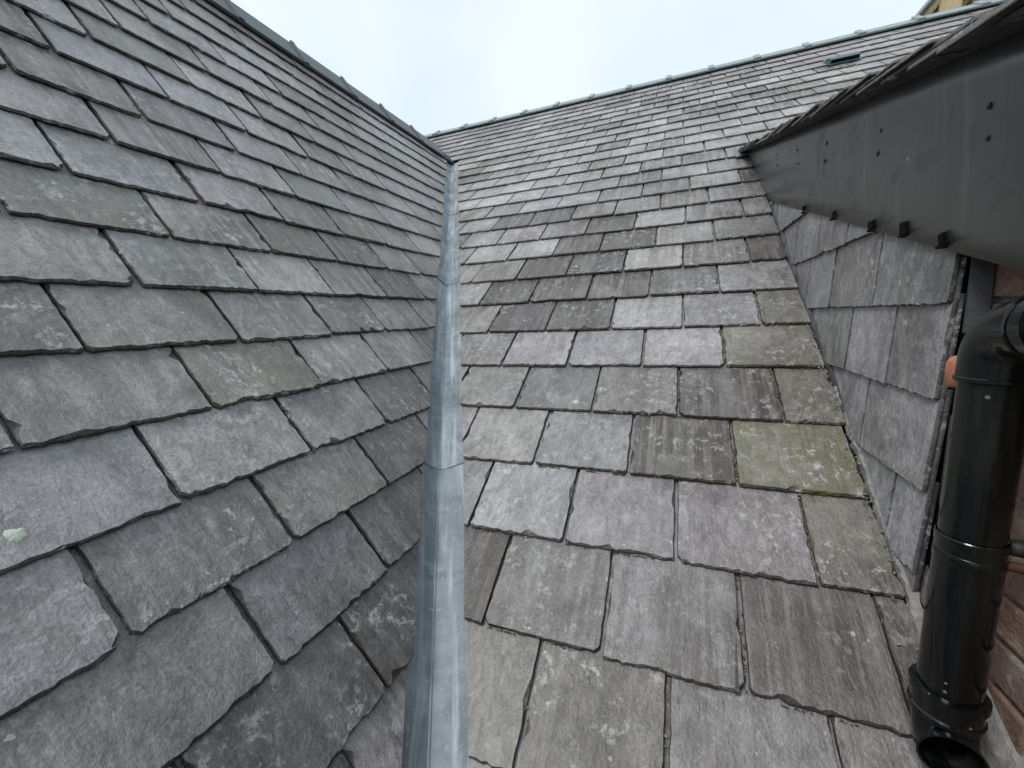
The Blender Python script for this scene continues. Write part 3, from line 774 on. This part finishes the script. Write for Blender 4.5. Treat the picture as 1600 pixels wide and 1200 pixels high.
for i in range(120):
    s = r.uniform(.3, 1.35); x = XW - .012 - abs(r.gauss(0, .014)); c = pR(x, s, .003); z = r.uniform(.0015, .0048)
    m = Matrix.Translation(c) @ Matrix.Rotation(r.uniform(0, 6), 4, Vector((r.random(), r.random(), r.random())).normalized())
    bmesh.ops.create_icosphere(bm, subdivisions=1, radius=z, matrix=m @ Matrix.Diagonal((1, r.uniform(.5, 1), r.uniform(.4, .8), 1)))
o = dpart('mortar_crumbs', bm, MORTAR); o['kind'] = 'stuff'

# ------------------------------------------------------------------ brick wall beside the cheek
XB = .482
bw_ = thing('brick_wall', 'weathered brown brick wall behind the black drainpipe', 'wall', (XB, .45, zroof(.45)))
inv = bw_.matrix_basis.inverted()
bm = bmesh.new(); y0, y1 = -.6, YE + .002  # wall carried on unseen past the camera to block light on the right
zt = lambda y: zver(y) - .03
prism(bm, [(XB + .010, y0, zroof(y0) - .1), (XB + .010, y1, zroof(y1) - .1), (XB + .010, y1, zt(y1)), (XB + .010, y0, zt(y0))],
      [(XB + .25, y0, zroof(y0) - .1), (XB + .25, y1, zroof(y1) - .1), (XB + .25, y1, zt(y1)), (XB + .25, y0, zt(y0))])
o = obj('mortar_bed', bm, MORTAR, bw_); o.matrix_basis = inv
bricks = []
for v in range(3):
    r = random.Random(v); bm = bmesh.new(); vs = box(bm, (0, 0, 0), (.10, .213, .064), None, .0025, r)
    bevel(bm, .005, 2); me = bpy.data.meshes.new('brick'); bm.to_mesh(me); bm.free(); me.materials.append(BRICK); bricks.append(me)
r = random.Random(9)
for row in range(-18, 6):
    z = ZC + .035 + row * .075
    if not row % 2 and zroof(y1) - .05 < z < zver(y1) - .075:           # half brick at the corner
        o = link('brick', bricks[r.randrange(3)], bw_)
        o.matrix_basis = inv @ Matrix.Translation((XB + .050 + r.uniform(-.002, .002), y1 - .055, z)) @ Matrix.Diagonal((1, .49, 1, 1))
    for k in range(8):
        y = y1 - .112 - k * .224 - (0 if row % 2 else .112)
        if y < -.3 or z < zroof(y) - .05 or z > zver(y) - .075: continue
        o = link('brick', bricks[r.randrange(3)], bw_)
        o.matrix_basis = inv @ Matrix.Translation((XB + .050 + r.uniform(-.002, .003), y, z)) @ Matrix.Rotation(r.choice((0, math.pi)), 4, 'X')
bm = bmesh.new(); prev = None                 # mortar flaunching where the bricks meet the slates
for i in range(60):
    s = -.75 + i * .0215; wd = .018 + .014 * abs(noise.noise((s * 9, 7, 0))) + r.uniform(0, .004); hg = .034 + .018 * abs(noise.noise((s * 12, 2, 0)))
    ring = [pR(XB - wd, s, -.012), pR(XB - wd * .7, s, hg * .5), pR(XB - wd * .2, s, hg), pR(XB + .02, s, hg * 1.6), pR(XB + .02, s, -.012)]
    vs = [bm.verts.new(p) for p in ring]
    if prev:
        for a in range(5): bm.faces.new((prev[a], prev[(a + 1) % 5], vs[(a + 1) % 5], vs[a]))
    else: bm.faces.new(vs[::-1])
    prev = vs
bm.faces.new(prev); bmesh.ops.recalc_face_normals(bm, faces=list(bm.faces))
o = obj('mortar_fillet', bm, MORTAR, bw_); o.matrix_basis = inv

# ------------------------------------------------------------------ black drainpipe
PX, PY, RP = .405, .747, .0365
pipe = thing('drainpipe', 'glossy black plastic drainpipe with bends standing in front of the brick wall', 'drainpipe', (PX, PY, ZC - .68))
inv = pipe.matrix_basis.inverted()
def ppart(name, pts, rads, inner=None, seg=48):
    bm = bmesh.new(); tube(bm, pts, rads, seg, inner); o = obj(name, bm, PLASTIC, pipe, True); o.matrix_basis = inv
    m = o.modifiers.new('edge', 'EDGE_SPLIT'); m.split_angle = math.radians(38); return o
V = lambda x, y, z: Vector((x, y, ZC + z))
ppart('pipe', [V(PX, PY, -.61), V(PX, PY, -.335)], [RP, RP])
ppart('pipe', [V(PX, PY, -.340), V(PX, PY, -.09)], [RP - .0018] * 2)
ppart('coupling', [V(PX, PY, -.350), V(PX, PY, -.348), V(PX, PY, -.337), V(PX, PY, -.335)], [RP + .0003, RP + .0010, RP + .0012, RP - .0005])
# upper bend turning towards the eaves
ud = Vector((.02, -.995, .10)).normalized(); hd = Vector((.03, -1, 0)).normalized()
RB = .047; cA = V(PX, PY, -.084) + hd * RB
ta = math.acos(ud.z)                          # turn of the bend
a_pts = [V(PX, PY, -.108), V(PX, PY, -.084)] + arc(cA, -hd, Vector((0, 0, 1)), RB, 0, ta, 16)[1:]
ppart('bend', a_pts, [RP + .0015] * len(a_pts))
e = a_pts[-1] + ud * .020
ppart('bend', [a_pts[-1] - ud * .001, e], [RP + .0015] * 2)
ppart('socket', [e - ud * .003, e, e + ud * .010, e + ud * .011, e + ud * .022, e + ud * .023, e + ud * .038, e + ud * .039], [RP + .0027, RP + .007, RP + .007, RP + .0045, RP + .0045, RP + .008, RP + .008, RP + .001])
ppart('pipe', [e + ud * .03, e + ud * .50], [RP, RP])
ppart('rim', [V(PX, PY, -.112), V(PX, PY, -.110), V(PX, PY, -.105), V(PX, PY, -.104)], [RP + .0005, RP + .0034, RP + .0034, RP + .0024])
# socket and shoe at the bottom, mouth open towards the lower slope
ppart('socket', [V(PX, PY, -.634), V(PX, PY, -.632), V(PX, PY, -.624), V(PX, PY, -.622), V(PX, PY, -.600), V(PX, PY, -.598), V(PX, PY, -.588), V(PX, PY, -.586)],
      [RP + .002, RP + .0070, RP + .0070, RP + .0045, RP + .0045, RP + .0080, RP + .0080, RP + .0008])
sd = Vector((-.20, -.98, 0)).normalized(); cB = V(PX, PY, -.630) + sd * .040
s_pts = [V(PX, PY, -.615), V(PX, PY, -.630)] + arc(cB, -sd, Vector((0, 0, -1)), .040, 0, math.radians(88), 16)[1:]
dd = (s_pts[-1] - s_pts[-2]).normalized(); e2 = s_pts[-1]; s_pts += [e2 + dd * .008]
ppart('shoe', s_pts, [RP + .002] * len(s_pts), inner=.003)
bm = bmesh.new(); tube(bm, [V(PX + .03, PY - .015, -.368), V(XB + .03, PY - .03, -.368)], [.007] * 2, 12)
o = obj('bracket_rod', bm, RUST, pipe, True); o.matrix_basis = inv
bm = bmesh.new(); tube(bm, [V(PX + .034, PY - .004, -.345), V(PX + .062, PY - .006, -.345)], [.011, .013], 12)
o = obj('bracket_boss', bm, DARKMETAL, pipe, True); o.matrix_basis = inv
bm = bmesh.new(); tube(bm, [V(PX, PY, -.376), V(PX, PY, -.375), V(PX, PY, -.361), V(PX, PY, -.360)], [RP, RP + .0008, RP + .0008, RP], 48)
o = obj('bracket_band', bm, PLASTIC, pipe, True); o.matrix_basis = inv
# salmon coloured stub behind the bend
st = thing('pipe_stub', 'small salmon orange plug poking out behind the black pipe bend', 'plug', V(.404, .815, -.105))
bm = bmesh.new(); tube(bm, [Vector((0, 0, -.025)), Vector((0, 0, -.022)), Vector((0, 0, .012)), Vector((0, 0, .020)), Vector((0, 0, .023))], [.014, .018, .018, .014, .006], 20)
o = obj('plug_body', bm, TERRA, st, True)
bm = bmesh.new(); box(bm, (.030, .02, 0), (.06, .012, .012)); obj('stem', bm, TERRA, st)

# ------------------------------------------------------------------ roof vent near the ridge
vt = thing('roof_vent', 'small dark teal hooded roof vent on the slates below the ridge', 'vent', pR(1.336, 5.20, .004))
fr = frame(EXR, ESR, NR, pR(1.336, 5.19, .004)) @ Matrix.Diagonal((.94, 1, .62, 1)); fi = vt.matrix_basis.inverted() @ fr
bm = bmesh.new(); box(bm, (0, .08, .004), (.25, .26, .008)); o = obj('base_plate', bm, VENTM, vt); o.matrix_basis = fi
bm = bmesh.new(); prism(bm, [(-.115, -.02, .050), (-.115, -.02, .058), (-.115, .05, .066), (-.115, .16, .010), (-.115, .15, .008), (-.115, .045, .056)],
                        [(.115, -.02, .050), (.115, -.02, .058), (.115, .05, .066), (.115, .16, .010), (.115, .15, .008), (.115, .045, .056)])
o = obj('hood', bm, VENTM, vt); o.matrix_basis = fi
for sx in (-1, 1):
    bm = bmesh.new(); prism(bm, [(sx * .112, -.015, .006), (sx * .112, -.015, .052), (sx * .112, .045, .058), (sx * .112, .15, .007)], [(sx * .106, -.015, .006), (sx * .106, -.015, .052), (sx * .106, .045, .058), (sx * .106, .15, .007)])
    o = obj('cheek', bm, VENTM, vt); o.matrix_basis = fi
for k in range(3):
    bm = bmesh.new(); box(bm, (0, .012, .016 + k * .013), (.21, .018, .003), Matrix.Rotation(.5, 3, 'X')); o = obj('louvre', bm, VENTM, vt); o.matrix_basis = fi

# ------------------------------------------------------------------ sandstone gable beyond the ridge
gb = thing('stone_gable', 'yellow sandstone gable top with raking mouldings behind the far ridge', 'gable', (5.2, 9.2, 0))
inv = gb.matrix_basis.inverted()
def gpart(name, bm, mat): o = obj(name, bm, mat, gb); o.matrix_basis = inv; return o
gx, gz, gy, rk = 3.22, ZC + 4.10, 9.0, math.radians(51)    # a point low on the left rake
ru = Vector((math.cos(rk), 0, math.sin(rk))); rn = Vector((-math.sin(rk), 0, math.cos(rk)))
G0 = Vector((gx, gy, gz))
apex = G0 + ru * 3.0
bm = bmesh.new(); a = G0 - ru * 1.6; prism(bm, [(a.x, gy + .25, 0), (a.x, gy + .25, a.z), (apex.x, gy + .25, apex.z), (2 * apex.x - a.x, gy + .25, a.z), (2 * apex.x - a.x, gy + .25, 0)],
      [(a.x, gy + .8, 0), (a.x, gy + .8, a.z), (apex.x, gy + .8, apex.z), (2 * apex.x - a.x, gy + .8, a.z), (2 * apex.x - a.x, gy + .8, 0)])
gpart('gable_wall', bm, STONE)
for name, h0, h1, yf, mt in (('lead_cap', .0, .07, -.16, LEADCAP), ('moulding', -.10, -.004, -.10, STONE), ('moulding', -.19, -.104, -.02, STONE), ('moulding', -.32, -.194, .06, STONE), ('moulding', -.40, -.324, .14, STONE)):
    for sgn in (1, -1):
        bm = bmesh.new(); rr = []
        for t in (-1.6, 3.0):
            pts = []
            for h, yy in ((h0, .3), (h0, yf), ((h0 + h1) / 2, yf - .03), (h1, yf), (h1, .3)):
                p = G0 + ru * (t + (h / math.tan(math.pi / 2 - rk) * -1 if False else 0)) + rn * h; x = p.x if sgn > 0 else 2 * apex.x - p.x
                pts.append(Vector((x, gy + yy + (.002 if sgn < 0 else 0), p.z)))
            rr.append(pts)
        prism(bm, rr[0], rr[1]); gpart(name, bm, mt)
for dx, wd in ((.50, .26), (.92, .15)):
    bm = bmesh.new(); box(bm, (gx + dx, gy + .02, gz - .2), (wd, .3, 1.9)); bevel(bm, .02, 1); gpart('pier', bm, STONE)

# ------------------------------------------------------------------ lichen patches on single slates
def lichen(p, n, ex, rad, mat, parent, seed):
    r = random.Random(seed); bm = bmesh.new(); c = bm.verts.new((0, 0, .0012)); ring1, ring2 = [], []
    for k in range(22):
        a = k / 22 * 2 * math.pi; rr = rad * (.8 + .35 * noise.noise((math.cos(a) * 1.6 + seed, math.sin(a) * 1.6, 0)) + r.uniform(-.07, .07))
        ring1.append(bm.verts.new((math.cos(a) * rr * .8, math.sin(a) * rr * .8, .0012 + r.uniform(-.0004, .0006)))); ring2.append(bm.verts.new((math.cos(a) * rr, math.sin(a) * rr, -.002)))
    for k in range(22):
        j = (k + 1) % 22; bm.faces.new((c, ring1[k], ring1[j])); bm.faces.new((ring1[k], ring2[k], ring2[j], ring1[j]))
    o = obj('lichen', bm, mat, parent, True); o.matrix_basis = parent.matrix_basis.inverted() @ frame(ex, n.cross(ex), n, p)
lichen(pL(.232, .5567, -.0024), NL, EXL, .015, LICHEN, left, 1)
lichen(pL(.4017, .2093, -.0018), NL, EXL, .006, LICHEN, left, 2)
lichen(pR(-.4428, .2543, .0012), NR, EXR, .008, LICHENO, main, 3)
lichen(pR(-.3083, .9480, .0008), NR, EXR, .012, LICHEN, main, 4)
print('slates', nR, nL)
